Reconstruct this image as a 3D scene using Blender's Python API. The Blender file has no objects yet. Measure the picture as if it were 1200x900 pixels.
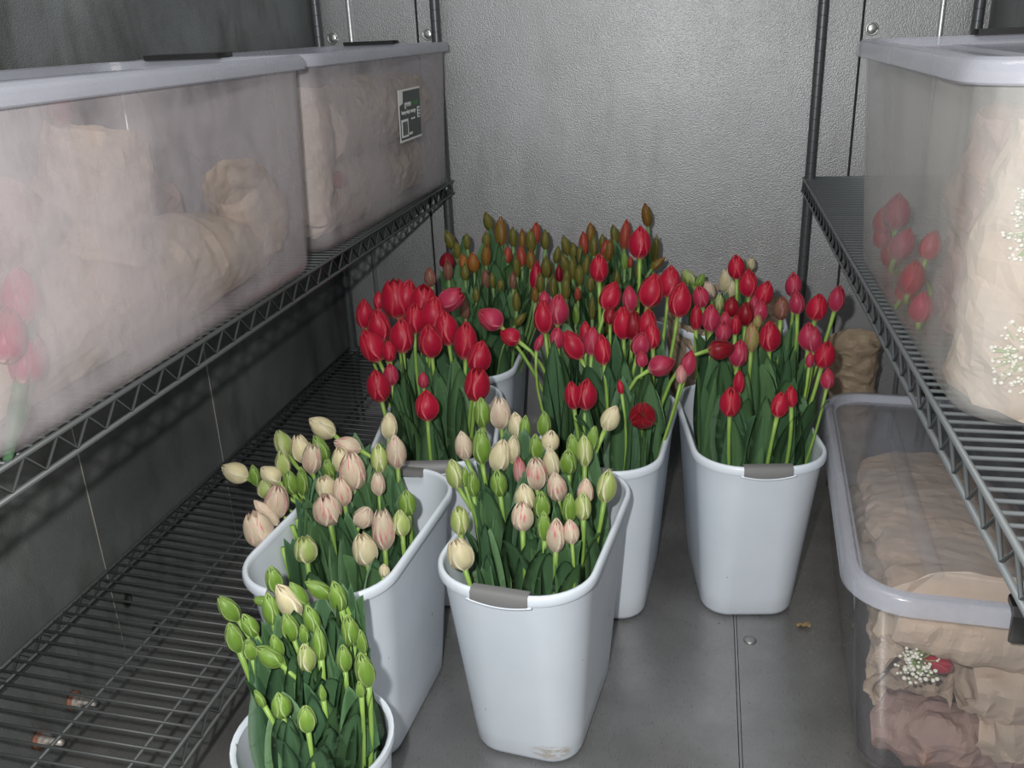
import bpy, bmesh, math, random
from mathutils import Vector, Matrix, noise
from math import sin, cos, pi, radians

random.seed(7)
S = bpy.context.scene
COL = S.collection
H = 1.11                      # eye height above the floor

# ------------------------------------------------------------------ camera
F = 1060.0
def _n(v):
    l = math.sqrt(sum(a * a for a in v)); return Vector([a / l for a in v])
_vx = 717.0
_vy = -(F * F + (832 - 600) * (_vx - 600)) / (20 - 450.0)
AY = _n((832 - 600, 20 - 450, F))
_dn = _n((_vx - 600, _vy, F))
AX = _dn.cross(AY); AZ = -_dn
cam_d = bpy.data.cameras.new('camera'); cam = bpy.data.objects.new('camera', cam_d); COL.objects.link(cam)
cam_d.sensor_width = 36; cam_d.lens = F / 1200 * 36; cam_d.clip_start = 0.02
M = Matrix(((AX[0], -AX[1], -AX[2], 0), (AY[0], -AY[1], -AY[2], 0), (AZ[0], -AZ[1], -AZ[2], H), (0, 0, 0, 1)))
cam.matrix_world = M
S.camera = cam
RIGHT = Vector((AX[0], AY[0], AZ[0]))

def on(px, py, axis, v):
    """the point of the place seen at a pixel, on the plane axis = v"""
    d = Vector((px - 600, py - 450, F))
    r = Vector((d.dot(AX), d.dot(AY), d.dot(AZ)))
    if axis == 'z': v = v - H
    r = r * (v / r['xyz'.index(axis)])
    r.z += H
    return r

# ------------------------------------------------------------------ light
w = bpy.data.worlds.new('world'); S.world = w; w.use_nodes = True
w.node_tree.nodes['Background'].inputs[0].default_value = (0.80, 0.90, 1.0, 1)
w.node_tree.nodes['Background'].inputs[1].default_value = 0.52
fl = bpy.data.lights.new('camera_flash', 'POINT'); fl.energy = 78; fl.shadow_soft_size = 0.014
fl.color = (1.0, 0.985, 0.96)
fo = bpy.data.objects.new('camera_flash', fl); fo.location = (-0.075, -0.02, H + 0.075); COL.objects.link(fo)
cl = bpy.data.lights.new('overhead_fill', 'AREA'); cl.shape = 'RECTANGLE'; cl.size = 1.2; cl.size_y = 0.5; cl.energy = 13  # unseen warm fill from above, added to lift the ambient light
cl.color = (1.0, 0.95, 0.88)
co = bpy.data.objects.new('overhead_fill', cl); co.location = (-0.15, 0.7, 2.25); COL.objects.link(co)
S.view_settings.view_transform = 'Standard'; S.view_settings.look = 'None'
S.view_settings.exposure = 0.0; S.view_settings.gamma = 1; S.view_settings.use_curve_mapping = False
S.cycles.use_denoising = True
S.cycles.transparent_max_bounces = 24
S.cycles.max_bounces = 10

# ------------------------------------------------------------------ materials
def new_mat(name):
    m = bpy.data.materials.new(name); m.use_nodes = True
    return m, m.node_tree.nodes, m.node_tree.links, m.node_tree.nodes['Principled BSDF']
def ramp(N, L, src, stops, interp='LINEAR'):
    r = N.new('ShaderNodeValToRGB'); e = r.color_ramp.elements; r.color_ramp.interpolation = interp
    while len(e) < len(stops): e.new(0.5)
    for k, (p, c) in enumerate(stops):
        e[k].position = p; e[k].color = c if len(c) == 4 else (*c, 1)
    L.new(src, r.inputs[0]); return r
def noise_node(N, L, scale, detail=3, rough=0.5, vec='Object', stretch=None):
    tc = N.new('ShaderNodeTexCoord'); n = N.new('ShaderNodeTexNoise')
    n.inputs['Scale'].default_value = scale; n.inputs['Detail'].default_value = detail
    n.inputs['Roughness'].default_value = rough
    if stretch:
        mp = N.new('ShaderNodeMapping'); mp.inputs['Scale'].default_value = stretch
        L.new(tc.outputs[vec], mp.inputs[0]); L.new(mp.outputs[0], n.inputs[0])
    else: L.new(tc.outputs[vec], n.inputs[0])
    return n
def mixc(N, L, a, b, f, mode='MIX'):
    x = N.new('ShaderNodeMix'); x.data_type = 'RGBA'; x.blend_type = mode
    for i, s in ((6, a), (7, b), (0, f)):
        if hasattr(s, 'links'): L.new(s, x.inputs[i])
        elif i == 0: x.inputs[0].default_value = s
        else: x.inputs[i].default_value = (*s, 1)
    return x.outputs[2]
def bump(N, L, P, h, strength, dist):
    b = N.new('ShaderNodeBump'); b.inputs['Strength'].default_value = strength; b.inputs['Distance'].default_value = dist
    L.new(h, b.inputs['Height']); L.new(b.outputs[0], P.inputs['Normal']); return b
def simple(name, col, rough=0.5, metal=0.0, ns=0, nb=0, dist=0.001, var=0.0, spec=None):
    m, N, L, P = new_mat(name)
    P.inputs['Base Color'].default_value = (*col, 1); P.inputs['Roughness'].default_value = rough
    P.inputs['Metallic'].default_value = metal
    if spec is not None: P.inputs['Specular IOR Level'].default_value = spec
    if ns:
        n = noise_node(N, L, ns, 3)
        if nb: bump(N, L, P, n.outputs[0], nb, dist)
        if var:
            r = ramp(N, L, n.outputs[0], [(0.3, [c * (1 - var) for c in col]), (0.7, [min(1, c * (1 + var)) for c in col])])
            L.new(r.outputs[0], P.inputs['Base Color'])
    return m

def stucco_metal(name, col, dirt, rough, metal, bs, sc=260):
    m, N, L, P = new_mat(name)
    big = noise_node(N, L, 2.6, 5, 0.6)
    fine = noise_node(N, L, sc, 2, 0.5)
    st = noise_node(N, L, 9, 4, 0.65, stretch=(1, 1, 0.35))
    c1 = ramp(N, L, big.outputs[0], [(0.35, [c * (1 - dirt) for c in col]), (0.65, col)])
    c2 = ramp(N, L, st.outputs[0], [(0.28, (1 - dirt, 1 - dirt, 1 - dirt * 1.1)), (0.5, (1, 1, 1))])
    o = mixc(N, L, c1.outputs[0], c2.outputs[0], 1.0, 'MULTIPLY')
    L.new(o, P.inputs['Base Color'])
    P.inputs['Metallic'].default_value = metal; P.inputs['Roughness'].default_value = rough
    bump(N, L, P, fine.outputs[0], bs, 0.002)
    return m
MAT = {}
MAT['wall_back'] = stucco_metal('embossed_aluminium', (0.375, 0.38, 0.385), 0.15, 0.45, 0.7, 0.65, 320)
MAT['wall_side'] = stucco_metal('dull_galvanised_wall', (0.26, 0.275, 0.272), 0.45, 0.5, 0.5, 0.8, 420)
MAT['groove'] = simple('dark_joint', (0.02, 0.02, 0.02), 0.7)
MAT['rib'] = simple('bright_rib_metal', (0.62, 0.63, 0.64), 0.35, 0.8, 300, 0.4)
MAT['button'] = simple('rivet_cap_metal', (0.55, 0.55, 0.54), 0.3, 0.85)
MAT['rivet'] = simple('floor_rivet_metal', (0.30, 0.30, 0.29), 0.4, 0.7)
def floor_mat():
    m, N, L, P = new_mat('worn_floor_plate')
    n = noise_node(N, L, 5, 6, 0.6); n2 = noise_node(N, L, 60, 3, 0.6, stretch=(8, 1, 1))
    v = noise_node(N, L, 140, 2, 0.5)
    r = ramp(N, L, n.outputs[0], [(0.3, (0.25, 0.245, 0.24)), (0.7, (0.38, 0.375, 0.37))])
    d = ramp(N, L, v.outputs[0], [(0.24, (0.45, 0.4, 0.35)), (0.30, (1, 1, 1))])
    L.new(mixc(N, L, r.outputs[0], d.outputs[0], 1.0, 'MULTIPLY'), P.inputs['Base Color'])
    P.inputs['Metallic'].default_value = 0.72
    rr = ramp(N, L, n2.outputs[0], [(0.3, (0.24,) * 3), (0.7, (0.42,) * 3)])
    L.new(rr.outputs[0], P.inputs['Roughness'])
    bump(N, L, P, n2.outputs[0], 0.12, 0.001)
    return m
MAT['floor'] = floor_mat()
MAT['post'] = simple('dark_grey_post_coating', (0.10, 0.105, 0.11), 0.38, 0.45)
MAT['wire'] = simple('grey_epoxy_wire', (0.12, 0.13, 0.135), 0.42, 0.35)
MAT['wire_low'] = simple('dull_and_shaded_wire', (0.075, 0.08, 0.08), 0.5, 0.3)
def bucket_mat():
    m, N, L, P = new_mat('white_bucket_plastic')
    n = noise_node(N, L, 5, 4, 0.6); v = noise_node(N, L, 55, 2, 0.4)
    a = ramp(N, L, n.outputs[0], [(0.3, (0.58, 0.64, 0.70)), (0.6, (0.64, 0.69, 0.75))])
    d = ramp(N, L, v.outputs[0], [(0.185, (0.45, 0.4, 0.33)), (0.205, (1, 1, 1))])
    L.new(mixc(N, L, a.outputs[0], d.outputs[0], 1.0, 'MULTIPLY'), P.inputs['Base Color'])
    P.inputs['Roughness'].default_value = 0.36
    P.inputs['Subsurface Weight'].default_value = 0.0
    return m
MAT['bucket'] = bucket_mat()
MAT['grip'] = simple('grey_grip_rubber', (0.15, 0.15, 0.15), 0.45)
MAT['black'] = simple('black_latch_plastic', (0.012, 0.012, 0.012), 0.35)
MAT['kraft'] = simple('kraft_paper', (0.56, 0.45, 0.33), 0.75, 0, 18, 0.5, 0.004, 0.12)
MAT['kraft_pale'] = simple('pale_wrapping_paper', (0.78, 0.64, 0.50), 0.7, 0, 14, 0.6, 0.004, 0.12)
MAT['kraft_pink'] = simple('rosy_wrapping_paper', (0.52, 0.36, 0.31), 0.7, 0, 14, 0.6, 0.004, 0.15)
MAT['white_floret'] = simple('white_floret', (0.8, 0.78, 0.66), 0.6)
MAT['dry'] = simple('dry_petal', (0.42, 0.30, 0.16), 0.8, 0, 80, 0.4, 0.002, 0.3)
MAT['bolt'] = simple('old_zinc_bolt', (0.5, 0.46, 0.42), 0.5, 0.5, 160, 0, 0, 0.4)
MAT['rust'] = simple('rusty_washer', (0.22, 0.10, 0.06), 0.8, 0.1, 90, 0, 0, 0.4)

def milky(name, col, a0, a1, rough, nscale, bs=0.15, dark=None, stretch=(1, 1, 1), fres=0.45, gr=0.12):
    """see-through cloudy plastic: part lets the eye through, part is the cloudy film"""
    m, N, L, P = new_mat(name)
    n = noise_node(N, L, nscale, 5, 0.62, stretch=stretch)
    r = ramp(N, L, n.outputs[0], [(0.40, (a0,) * 3), (0.60, (a1,) * 3)])
    n2 = noise_node(N, L, 38, 4, 0.6, stretch=(1, 1, 0.45))
    P.inputs['Base Color'].default_value = (*col, 1)
    P.inputs['Roughness'].default_value = rough
    bump(N, L, P, n2.outputs[0], bs, 0.002)
    tr = N.new('ShaderNodeBsdfTransparent'); tr.inputs[0].default_value = (0.97, 0.97, 0.98, 1)
    mx = N.new('ShaderNodeMixShader')
    L.new(r.outputs[0], mx.inputs[0]); L.new(tr.outputs[0], mx.inputs[1]); L.new(P.outputs[0], mx.inputs[2])
    out = N['Material Output'] if 'Material Output' in N else N.new('ShaderNodeOutputMaterial')
    gl = N.new('ShaderNodeBsdfGlossy'); gl.inputs['Roughness'].default_value = gr
    fr = N.new('ShaderNodeFresnel'); fr.inputs[0].default_value = 1.45
    mx2 = N.new('ShaderNodeMixShader')
    fm = N.new('ShaderNodeMath'); fm.operation = 'MULTIPLY'; fm.inputs[1].default_value = fres; L.new(fr.outputs[0], fm.inputs[0]); ge = N.new('ShaderNodeNewGeometry'); iv = N.new('ShaderNodeMath'); iv.operation = 'SUBTRACT'; iv.inputs[0].default_value = 1; L.new(ge.outputs['Backfacing'], iv.inputs[1]); f2 = N.new('ShaderNodeMath'); f2.operation = 'MULTIPLY'; L.new(fm.outputs[0], f2.inputs[0]); L.new(iv.outputs[0], f2.inputs[1]); fm = f2; L.new(fm.outputs[0], mx2.inputs[0]); L.new(mx.outputs[0], mx2.inputs[1]); L.new(gl.outputs[0], mx2.inputs[2])
    L.new(mx2.outputs[0], out.inputs[0])
    return m
MAT['frost'] = milky('fogged_tub_plastic', (0.50, 0.46, 0.47), 0.13, 0.44, 0.5, 4.2, 0.6, stretch=(1, 1, 0.7))
MAT['frost_lid'] = milky('frosted_lid_plastic', (0.39, 0.40, 0.45), 0.36, 0.48, 0.3, 3, 0.04)
MAT['frost_right'] = milky('wet_tub_plastic', (0.54, 0.53, 0.50), 0.16, 0.32, 0.4, 7, 0.45, stretch=(1, 1, 0.4))
MAT['clear'] = milky('clear_tub_plastic', (0.55, 0.55, 0.57), 0.03, 0.07, 0.2, 4, 0.03, fres=1.2, gr=0.04)
MAT['clear_lid'] = milky('clear_lid_plastic', (0.56, 0.57, 0.62), 0.06, 0.14, 0.25, 6, 0.5)
MAT['clear_rim'] = milky('clear_rim_plastic', (0.55, 0.57, 0.64), 0.30, 0.42, 0.25, 4, 0.05)

def petal_mat(name, base, tip, edge, streak=None, samt=0.0, green_mid=None, gm=0.0, var=0.12, foot=None, rough=0.42, sth=0.52):
    """colours a petal by its own length (v) and width (u)"""
    m, N, L, P = new_mat(name)
    uv = N.new('ShaderNodeUVMap'); sp = N.new('ShaderNodeSeparateXYZ'); L.new(uv.outputs[0], sp.inputs[0])
    c = ramp(N, L, sp.outputs[1], [(0.0, foot or base), (0.16, base), (0.6, base), (1.0, tip)]).outputs[0]
    er = ramp(N, L, sp.outputs[0], [(0.0, (1,) * 3), (0.13, (0.12,) * 3), (0.3, (0,) * 3), (0.7, (0,) * 3), (0.87, (0.12,) * 3), (1.0, (1,) * 3)])
    c = mixc(N, L, c, edge, er.outputs[0])
    oi = N.new('ShaderNodeObjectInfo')
    if green_mid:
        gr = ramp(N, L, sp.outputs[0], [(0.1, (0,) * 3), (0.34, (gm,) * 3), (0.66, (gm,) * 3), (0.9, (0,) * 3)])
        c = mixc(N, L, c, green_mid, gr.outputs[0])
    n = N.new('ShaderNodeTexNoise'); mp = N.new('ShaderNodeMapping'); ad = N.new('ShaderNodeVectorMath'); ad.operation = 'ADD'
    mp.inputs['Scale'].default_value = (7, 1.3, 1)
    L.new(uv.outputs[0], mp.inputs[0]); L.new(mp.outputs[0], ad.inputs[0])
    ml = N.new('ShaderNodeVectorMath'); ml.operation = 'SCALE'; ml.inputs[0].default_value = (31, 17, 9)
    L.new(oi.outputs['Random'], ml.inputs['Scale']); L.new(ml.outputs[0], ad.inputs[1])
    L.new(ad.outputs[0], n.inputs[0]); n.inputs['Scale'].default_value = 1.6; n.inputs['Detail'].default_value = 4
    if streak:
        sr = ramp(N, L, n.outputs[0], [(sth, (0,) * 3), (sth + 0.10, (samt,) * 3)])
        c = mixc(N, L, c, streak, sr.outputs[0])
    vr = ramp(N, L, n.outputs[0], [(0.3, (1 - var,) * 3), (0.7, (1 + var * 0.3,) * 3)])
    c = mixc(N, L, c, vr.outputs[0], 1.0, 'MULTIPLY')
    br = ramp(N, L, oi.outputs['Random'], [(0.0, (0.86,) * 3), (1.0, (1.0,) * 3)])
    c = mixc(N, L, c, br.outputs[0], 1.0, 'MULTIPLY')
    L.new(c, P.inputs['Base Color']); P.inputs['Roughness'].default_value = rough
    P.inputs['Sheen Weight'].default_value = 0.08
    bump(N, L, P, n.outputs[0], 0.15, 0.002)
    return m
G = (0.30, 0.50, 0.09)
PM = {
 'r': petal_mat('red_petal', (0.66, 0.014, 0.062), (0.60, 0.012, 0.035), (0.75, 0.09, 0.11), foot=(0.62, 0.30, 0.22)),
 'k': petal_mat('pink_red_petal', (0.66, 0.05, 0.135), (0.62, 0.03, 0.07), (0.64, 0.15, 0.18), foot=(0.65, 0.4, 0.3)),
 'd': petal_mat('dark_red_petal', (0.38, 0.008, 0.025), (0.34, 0.006, 0.014), (0.44, 0.025, 0.035), foot=(0.5, 0.2, 0.15)),
 'u': petal_mat('dusky_pink_petal', (0.38, 0.12, 0.12), (0.40, 0.03, 0.05), (0.40, 0.16, 0.12), green_mid=(0.30, 0.30, 0.12), gm=0.4),
 'y': petal_mat('yellow_pink_petal', (0.55, 0.45, 0.16), (0.55, 0.08, 0.10), (0.6, 0.22, 0.2), green_mid=(0.48, 0.46, 0.16), gm=0.7),
 'g': petal_mat('green_petal', (0.27, 0.47, 0.07), (0.42, 0.60, 0.16), (0.50, 0.64, 0.26)),
 'e': petal_mat('greenish_cream_petal', (0.80, 0.82, 0.42), (0.82, 0.80, 0.50), (0.90, 0.88, 0.62), green_mid=(0.50, 0.68, 0.15), gm=0.75),
 'c': petal_mat('cream_petal', (0.95, 0.88, 0.58), (0.95, 0.84, 0.60), (0.96, 0.91, 0.72), streak=(0.88, 0.56, 0.45), samt=0.35, sth=0.58),
 'p': petal_mat('cream_pink_petal', (0.95, 0.82, 0.63), (0.95, 0.86, 0.68), (0.95, 0.80, 0.66), streak=(0.86, 0.18, 0.27), samt=0.85, sth=0.565),
 'l': petal_mat('pale_pink_petal', (0.80, 0.42, 0.40), (0.75, 0.2, 0.22), (0.8, 0.5, 0.45)),
 'o': petal_mat('orange_petal', (0.50, 0.20, 0.04), (0.60, 0.11, 0.03), (0.62, 0.12, 0.03), green_mid=(0.42, 0.28, 0.06), gm=0.4),
 's': petal_mat('salmon_petal', (0.52, 0.10, 0.06), (0.60, 0.09, 0.04), (0.55, 0.08, 0.05), foot=(0.3, 0.25, 0.06)),
 'v': petal_mat('olive_petal', (0.22, 0.25, 0.05), (0.24, 0.26, 0.05), (0.30, 0.16, 0.03), streak=(0.42, 0.14, 0.03), samt=0.35),
 'm': petal_mat('olive_orange_petal', (0.30, 0.22, 0.04), (0.36, 0.17, 0.03), (0.44, 0.10, 0.02), streak=(0.5, 0.1, 0.02), samt=0.5),
}
def leaf_mat(name, a, b):
    m, N, L, P = new_mat(name)
    uv = N.new('ShaderNodeUVMap'); mp = N.new('ShaderNodeMapping'); mp.inputs['Scale'].default_value = (26, 0.8, 1)
    n = N.new('ShaderNodeTexNoise'); n.inputs['Scale'].default_value = 1.0; n.inputs['Detail'].default_value = 3
    L.new(uv.outputs[0], mp.inputs[0]); L.new(mp.outputs[0], n.inputs[0])
    n2 = noise_node(N, L, 16, 3)
    r = ramp(N, L, n.outputs[0], [(0.3, a), (0.7, b)])
    oi = N.new('ShaderNodeObjectInfo')
    br = ramp(N, L, oi.outputs['Random'], [(0, (0.7, 0.75, 0.8)), (1, (1.15, 1.1, 0.95))])
    L.new(mixc(N, L, r.outputs[0], br.outputs[0], 1.0, 'MULTIPLY'), P.inputs['Base Color'])
    P.inputs['Roughness'].default_value = 0.5
    bump(N, L, P, n.outputs[0], 0.2, 0.001)
    return m
MAT['leaf'] = leaf_mat('tulip_leaf_green', (0.11, 0.24, 0.12), (0.17, 0.33, 0.15))
MAT['stem'] = simple('tulip_stem_green', (0.22, 0.36, 0.07), 0.45, 0, 30, 0, 0, 0.15)
MAT['stem_dull'] = simple('tulip_stem_dull_green', (0.13, 0.22, 0.07), 0.5, 0, 30, 0, 0, 0.15)

# ------------------------------------------------------------------ mesh helpers
def link(name, bm, mats, parent=None, smooth=True, angle=None):
    me = bpy.data.meshes.new(name)
    bmesh.ops.recalc_face_normals(bm, faces=bm.faces)
    bm.to_mesh(me); bm.free()
    for m in (mats if isinstance(mats, (list, tuple)) else [mats]): me.materials.append(m)
    o = bpy.data.objects.new(name, me); COL.objects.link(o)
    if parent is not None: o.parent = parent
    if smooth:
        if angle: me.shade_smooth() if False else me.polygons.foreach_set('use_smooth', [True] * len(me.polygons)); 
        else: me.polygons.foreach_set('use_smooth', [True] * len(me.polygons))
        if angle:
            try: me.set_sharp_from_angle(angle=radians(angle))
            except Exception: pass
    return o
def thing(name, label, cat, loc=(0, 0, 0), rz=0.0, group=None):
    o = bpy.data.objects.new(name, None); COL.objects.link(o); o.empty_display_size = 0.05
    o.location = loc; o.rotation_euler = (0, 0, rz)
    return tag(o, label, cat, group)
def tag(o, label, cat, group=None):
    o['label'] = label; o['category'] = cat
    if group: o['group'] = group
    return o
def box(bm, a, b, mi=0):
    vs = [bm.verts.new((x, y, z)) for x in (a[0], b[0]) for y in (a[1], b[1]) for z in (a[2], b[2])]
    for q in ((0, 1, 3, 2), (4, 6, 7, 5), (0, 4, 5, 1), (2, 3, 7, 6), (0, 2, 6, 4), (1, 5, 7, 3)):
        f = bm.faces.new([vs[i] for i in q]); f.material_index = mi
def tube(bm, pts, r, n=8, cap=True, mi=0):
    pts = [Vector(p) for p in pts]; rings = []
    up = None
    for i, p in enumerate(pts):
        t = (pts[min(i + 1, len(pts) - 1)] - pts[max(i - 1, 0)]).normalized()
        if up is None:
            up = Vector((0, 0, 1)) if abs(t.z) < 0.9 else Vector((1, 0, 0))
        a = t.cross(up).normalized(); b = a.cross(t).normalized(); up = b
        rr = r[i] if isinstance(r, (list, tuple)) else r
        rings.append([bm.verts.new(p + a * rr * cos(2 * pi * k / n) + b * rr * sin(2 * pi * k / n)) for k in range(n)])
    for a, b in zip(rings, rings[1:]):
        for k in range(n):
            f = bm.faces.new((a[k], a[(k + 1) % n], b[(k + 1) % n], b[k])); f.material_index = mi
    if cap:
        for rg in (rings[0], rings[-1]):
            f = bm.faces.new(rg); f.material_index = mi
def rrect(Lx, Ly, r, n=7):
    """rounded rectangle outline, widths Lx (x) and Ly (y)"""
    out = []
    r = min(r, Lx / 2 - 1e-4, Ly / 2 - 1e-4)
    for cx, cy, a0 in ((Lx / 2 - r, Ly / 2 - r, 0), (-Lx / 2 + r, Ly / 2 - r, 90), (-Lx / 2 + r, -Ly / 2 + r, 180), (Lx / 2 - r, -Ly / 2 + r, 270)):
        for k in range(n + 1):
            a = radians(a0 + 90 * k / n); out.append((cx + r * cos(a), cy + r * sin(a)))
    return out
def loft(bm, rings, cap0=True, cap1=True, mi=0):
    vr = [[bm.verts.new(p) for p in rg] for rg in rings]; n = len(vr[0])
    for a, b in zip(vr, vr[1:]):
        for k in range(n):
            f = bm.faces.new((a[k], a[(k + 1) % n], b[(k + 1) % n], b[k])); f.material_index = mi
    if cap0: f = bm.faces.new(list(reversed(vr[0]))); f.material_index = mi
    if cap1: f = bm.faces.new(vr[-1]); f.material_index = mi
    return vr
def ring(Lx, Ly, r, z, n=7, c=(0, 0)):
    return [(x + c[0], y + c[1], z) for x, y in rrect(Lx, Ly, r, n)]

# ------------------------------------------------------------------ the room
XL, XR, YB = -1.035, 0.635, 2.44
def struct(o): o['kind'] = 'structure'; return o
bm = bmesh.new()
for a, b in ((XL, -0.751), (-0.745, 0.354), (0.360, XR)):
    box(bm, (a, YB, 0), (b, YB + 0.02, 2.0))
box(bm, (XL, YB + 0.02, 0), (XR, YB + 0.03, 2.0), 1)
wb = struct(link('wall_back', bm, [MAT['wall_back'], MAT['groove']], smooth=False))
for x, z in ((0.379, H - 0.042), (-0.72, H - 0.012), (-0.985, H - 0.012), (0.379, 1.6), (-0.72, 1.6)):
    bm = bmesh.new()
    bmesh.ops.create_uvsphere(bm, u_segments=18, v_segments=10, radius=0.012)
    for v in bm.verts: v.co = Vector((v.co.x + x, YB + v.co.y * 0.35, v.co.z + z))
    tube(bm, [(x + 0.0135 * cos(a), YB - 0.001, z + 0.0135 * sin(a)) for a in [2 * pi * k / 18 for k in range(19)]], 0.002, 6)
    link('rivet_cap', bm, MAT['button'], wb)
for i, x in enumerate((-0.932, 0.531)):
    bm = bmesh.new()
    tube(bm, [(x, YB, 0.0), (x, YB, 2.0)], 0.007, 12)
    struct(link('trim_%d' % (i + 1), bm, MAT['rib']))
bm = bmesh.new(); box(bm, (XL - 0.03, -0.6, 0), (XL, YB + 0.03, 2.0))
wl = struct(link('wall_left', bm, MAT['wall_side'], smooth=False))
bm = bmesh.new(); box(bm, (XR, -0.6, 0), (XR + 0.03, YB + 0.03, 2.0))
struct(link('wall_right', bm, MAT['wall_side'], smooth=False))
bm = bmesh.new()
box(bm, (XL - 0.03, -0.6, -0.03), (0.0885, YB + 0.03, 0)); box(bm, (0.0898, -0.6, -0.03), (0.0938, YB + 0.03, 0.001))
box(bm, (0.0951, -0.6, -0.03), (XR + 0.03, YB + 0.03, 0)); box(bm, (XL - 0.03, -0.6, -0.05), (XR + 0.03, YB + 0.03, -0.03), 1)
flo = struct(link('floor', bm, [MAT['floor'], MAT['groove']], smooth=False))
for x, y in ((0.118, 1.48), (0.118, 0.95), (-0.06, 0.55), (0.118, 2.0)):
    bm = bmesh.new()
    loft(bm, [[(x + r * cos(2 * pi * k / 20), y + r * sin(2 * pi * k / 20), z) for k in range(20)] for r, z in ((0.0125, 0), (0.012, 0.002), (0.009, 0.0035), (0.0035, 0.0045))])
    link('floor_rivet', bm, MAT['rivet'], flo)
# panel joints of the left wall
for i, (p, q) in enumerate((((84, 528), (157, 780)), ((243, 430), (262, 545)))):
    a = on(*p, 'x', XL); b = on(*q, 'x', XL); y = (a.y + b.y) / 2
    bm = bmesh.new(); box(bm, (XL - 0.001, y - 0.0012, 0.0), (XL + 0.0012, y + 0.0012, 0.70))
    struct(link('trim_%d' % (i + 3), bm, simple('pale_sealant_%d' % i, (0.30, 0.28, 0.25), 0.6)))
for px, py in ((149, 703), (182, 738)):
    p = on(px, py, 'x', XL)
    bm = bmesh.new()
    loft(bm, [[(XL + dx, p.y + r * cos(2 * pi * k / 16), p.z + r * 1.3 * sin(2 * pi * k / 16)) for k in range(16)] for r, dx in ((0.012, 0.0), (0.012, 0.002), (0.009, 0.002), (0.0088, 0.0005))], True, True)
    link('drain_hole', bm, MAT['groove'], wl)
for k, (px, py) in enumerate(((97, 822), (58, 868))):
    p = on(px, py, 'x', XL + 0.02)
    t = thing('anchor_bolt', ('whitish anchor bolt in the left wall under the wire shelf, the farther one', 'whitish anchor bolt in the left wall under the wire shelf, the nearer one')[k], 'bolt', (XL, p.y, p.z), 0, 'anchor bolts under the left shelf')
    bm = bmesh.new(); tube(bm, [(0, 0, 0), (0.045, 0, 0)], 0.0055, 10); link('shank', bm, MAT['bolt'], t)
    bm = bmesh.new(); tube(bm, [(0.006, 0, 0), (0.016, 0, 0)], 0.012, 6); link('nut', bm, MAT['bolt'], t, smooth=False)
    bm = bmesh.new(); tube(bm, [(0.0, 0, 0), (0.005, 0, 0)], 0.017, 18); link('washer', bm, MAT['rust'], t)

# ------------------------------------------------------------------ wire shelving
def make_post(parent, x, y, z1=2.0):
    bm = bmesh.new()
    prof = [(0.004, 0), (0.0125, 0.0), (0.0125, 0.03)]
    z = 0.03
    while z < z1:
        z += 0.0262
        prof += [(0.0125, z - 0.002), (0.0115, z - 0.0012), (0.0115, z - 0.0004), (0.0125, z)]
    loft(bm, [[(x + r * cos(2 * pi * k / 16), y + r * sin(2 * pi * k / 16), zz) for k in range(16)] for r, zz in prof])
    return link('post', bm, MAT['post'], parent, angle=40)
def make_shelf(parent, x0, x1, y0, y1, z, mat, pitch, sag=0.0, rods=(0.33, 0.66), posts=()):
    """wire deck: cross wires over long rods, truss edges round it; sag lowers the x1 side"""
    e = bpy.data.objects.new('wire_shelf', None); COL.objects.link(e); e.parent = parent
    def zz(x): return z - sag * (x - x0) / (x1 - x0)
    bm = bmesh.new()
    y = y0 + pitch * 0.5
    while y < y1 - 0.004:
        tube(bm, [(x0, y, zz(x0)), (x1, y, zz(x1))], 0.0021, 6)
        y += pitch
    for f in rods:
        x = x0 + (x1 - x0) * f
        tube(bm, [(x, y0, zz(x) - 0.0045), (x, y1, zz(x) - 0.0045)], 0.003, 6)
    link('wire_deck', bm, mat, e)
    for x in (x0, x1):
        bm = bmesh.new(); zt = zz(x)
        tube(bm, [(x, y0, zt), (x, y1, zt)], 0.0034, 8)
        tube(bm, [(x, y0, zt - 0.032), (x, y1, zt - 0.032)], 0.0034, 8)
        pts = []; yy = y0; k = 0
        while yy < y1: pts.append((x, yy, zt - (0.002 if k % 2 else 0.030))); yy += 0.026; k += 1
        tube(bm, pts, 0.0022, 6)
        link('edge_truss', bm, mat, e)
    for y in (y0, y1):
        bm = bmesh.new()
        for dz in (0, 0.032): tube(bm, [(x0, y, zz(x0) - dz), (x1, y, zz(x1) - dz)], 0.0034, 8)
        pts = []; n = 13
        for k in range(n + 1):
            x = x0 + (x1 - x0) * k / n; pts.append((x, y, zz(x) - (0.002 if k % 2 else 0.030)))
        tube(bm, pts, 0.0022, 6)
        link('end_truss', bm, mat, e)
    for x, y in posts:
        bm = bmesh.new()
        zc = zz(x)
        loft(bm, [[(x + r * cos(2 * pi * k / 16), y + r * sin(2 * pi * k / 16), q) for k in range(16)] for r, q in ((0.0128, zc - 0.036), (0.018, zc - 0.034), (0.0165, zc + 0.002), (0.0128, zc + 0.003))])
        link('collar', bm, MAT['post'], e)
lu = thing('wire_shelving_unit', 'dark grey wire shelving unit along the left wall carrying two frosted tubs', 'shelving', (0, 0, 0))
LP = [(-0.686, 2.40), (-1.008, 2.40), (-0.686, 0.50), (-1.008, 0.50)]
for x, y in LP: make_post(lu, x, y)
make_shelf(lu, -1.022, -0.672, 0.48, 2.42, 0.722, MAT['wire_low'], 0.0205, 0.0, (0.3, 0.7), LP)  # upper shelf: tub shade put into the wire colour, darker than on the right
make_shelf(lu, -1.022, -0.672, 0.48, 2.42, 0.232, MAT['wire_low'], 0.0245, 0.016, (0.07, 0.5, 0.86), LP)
ru = thing('wire_shelving_unit', 'dark grey wire shelving unit along the right wall over a clear tub', 'shelving', (0, 0, 0))
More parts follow.
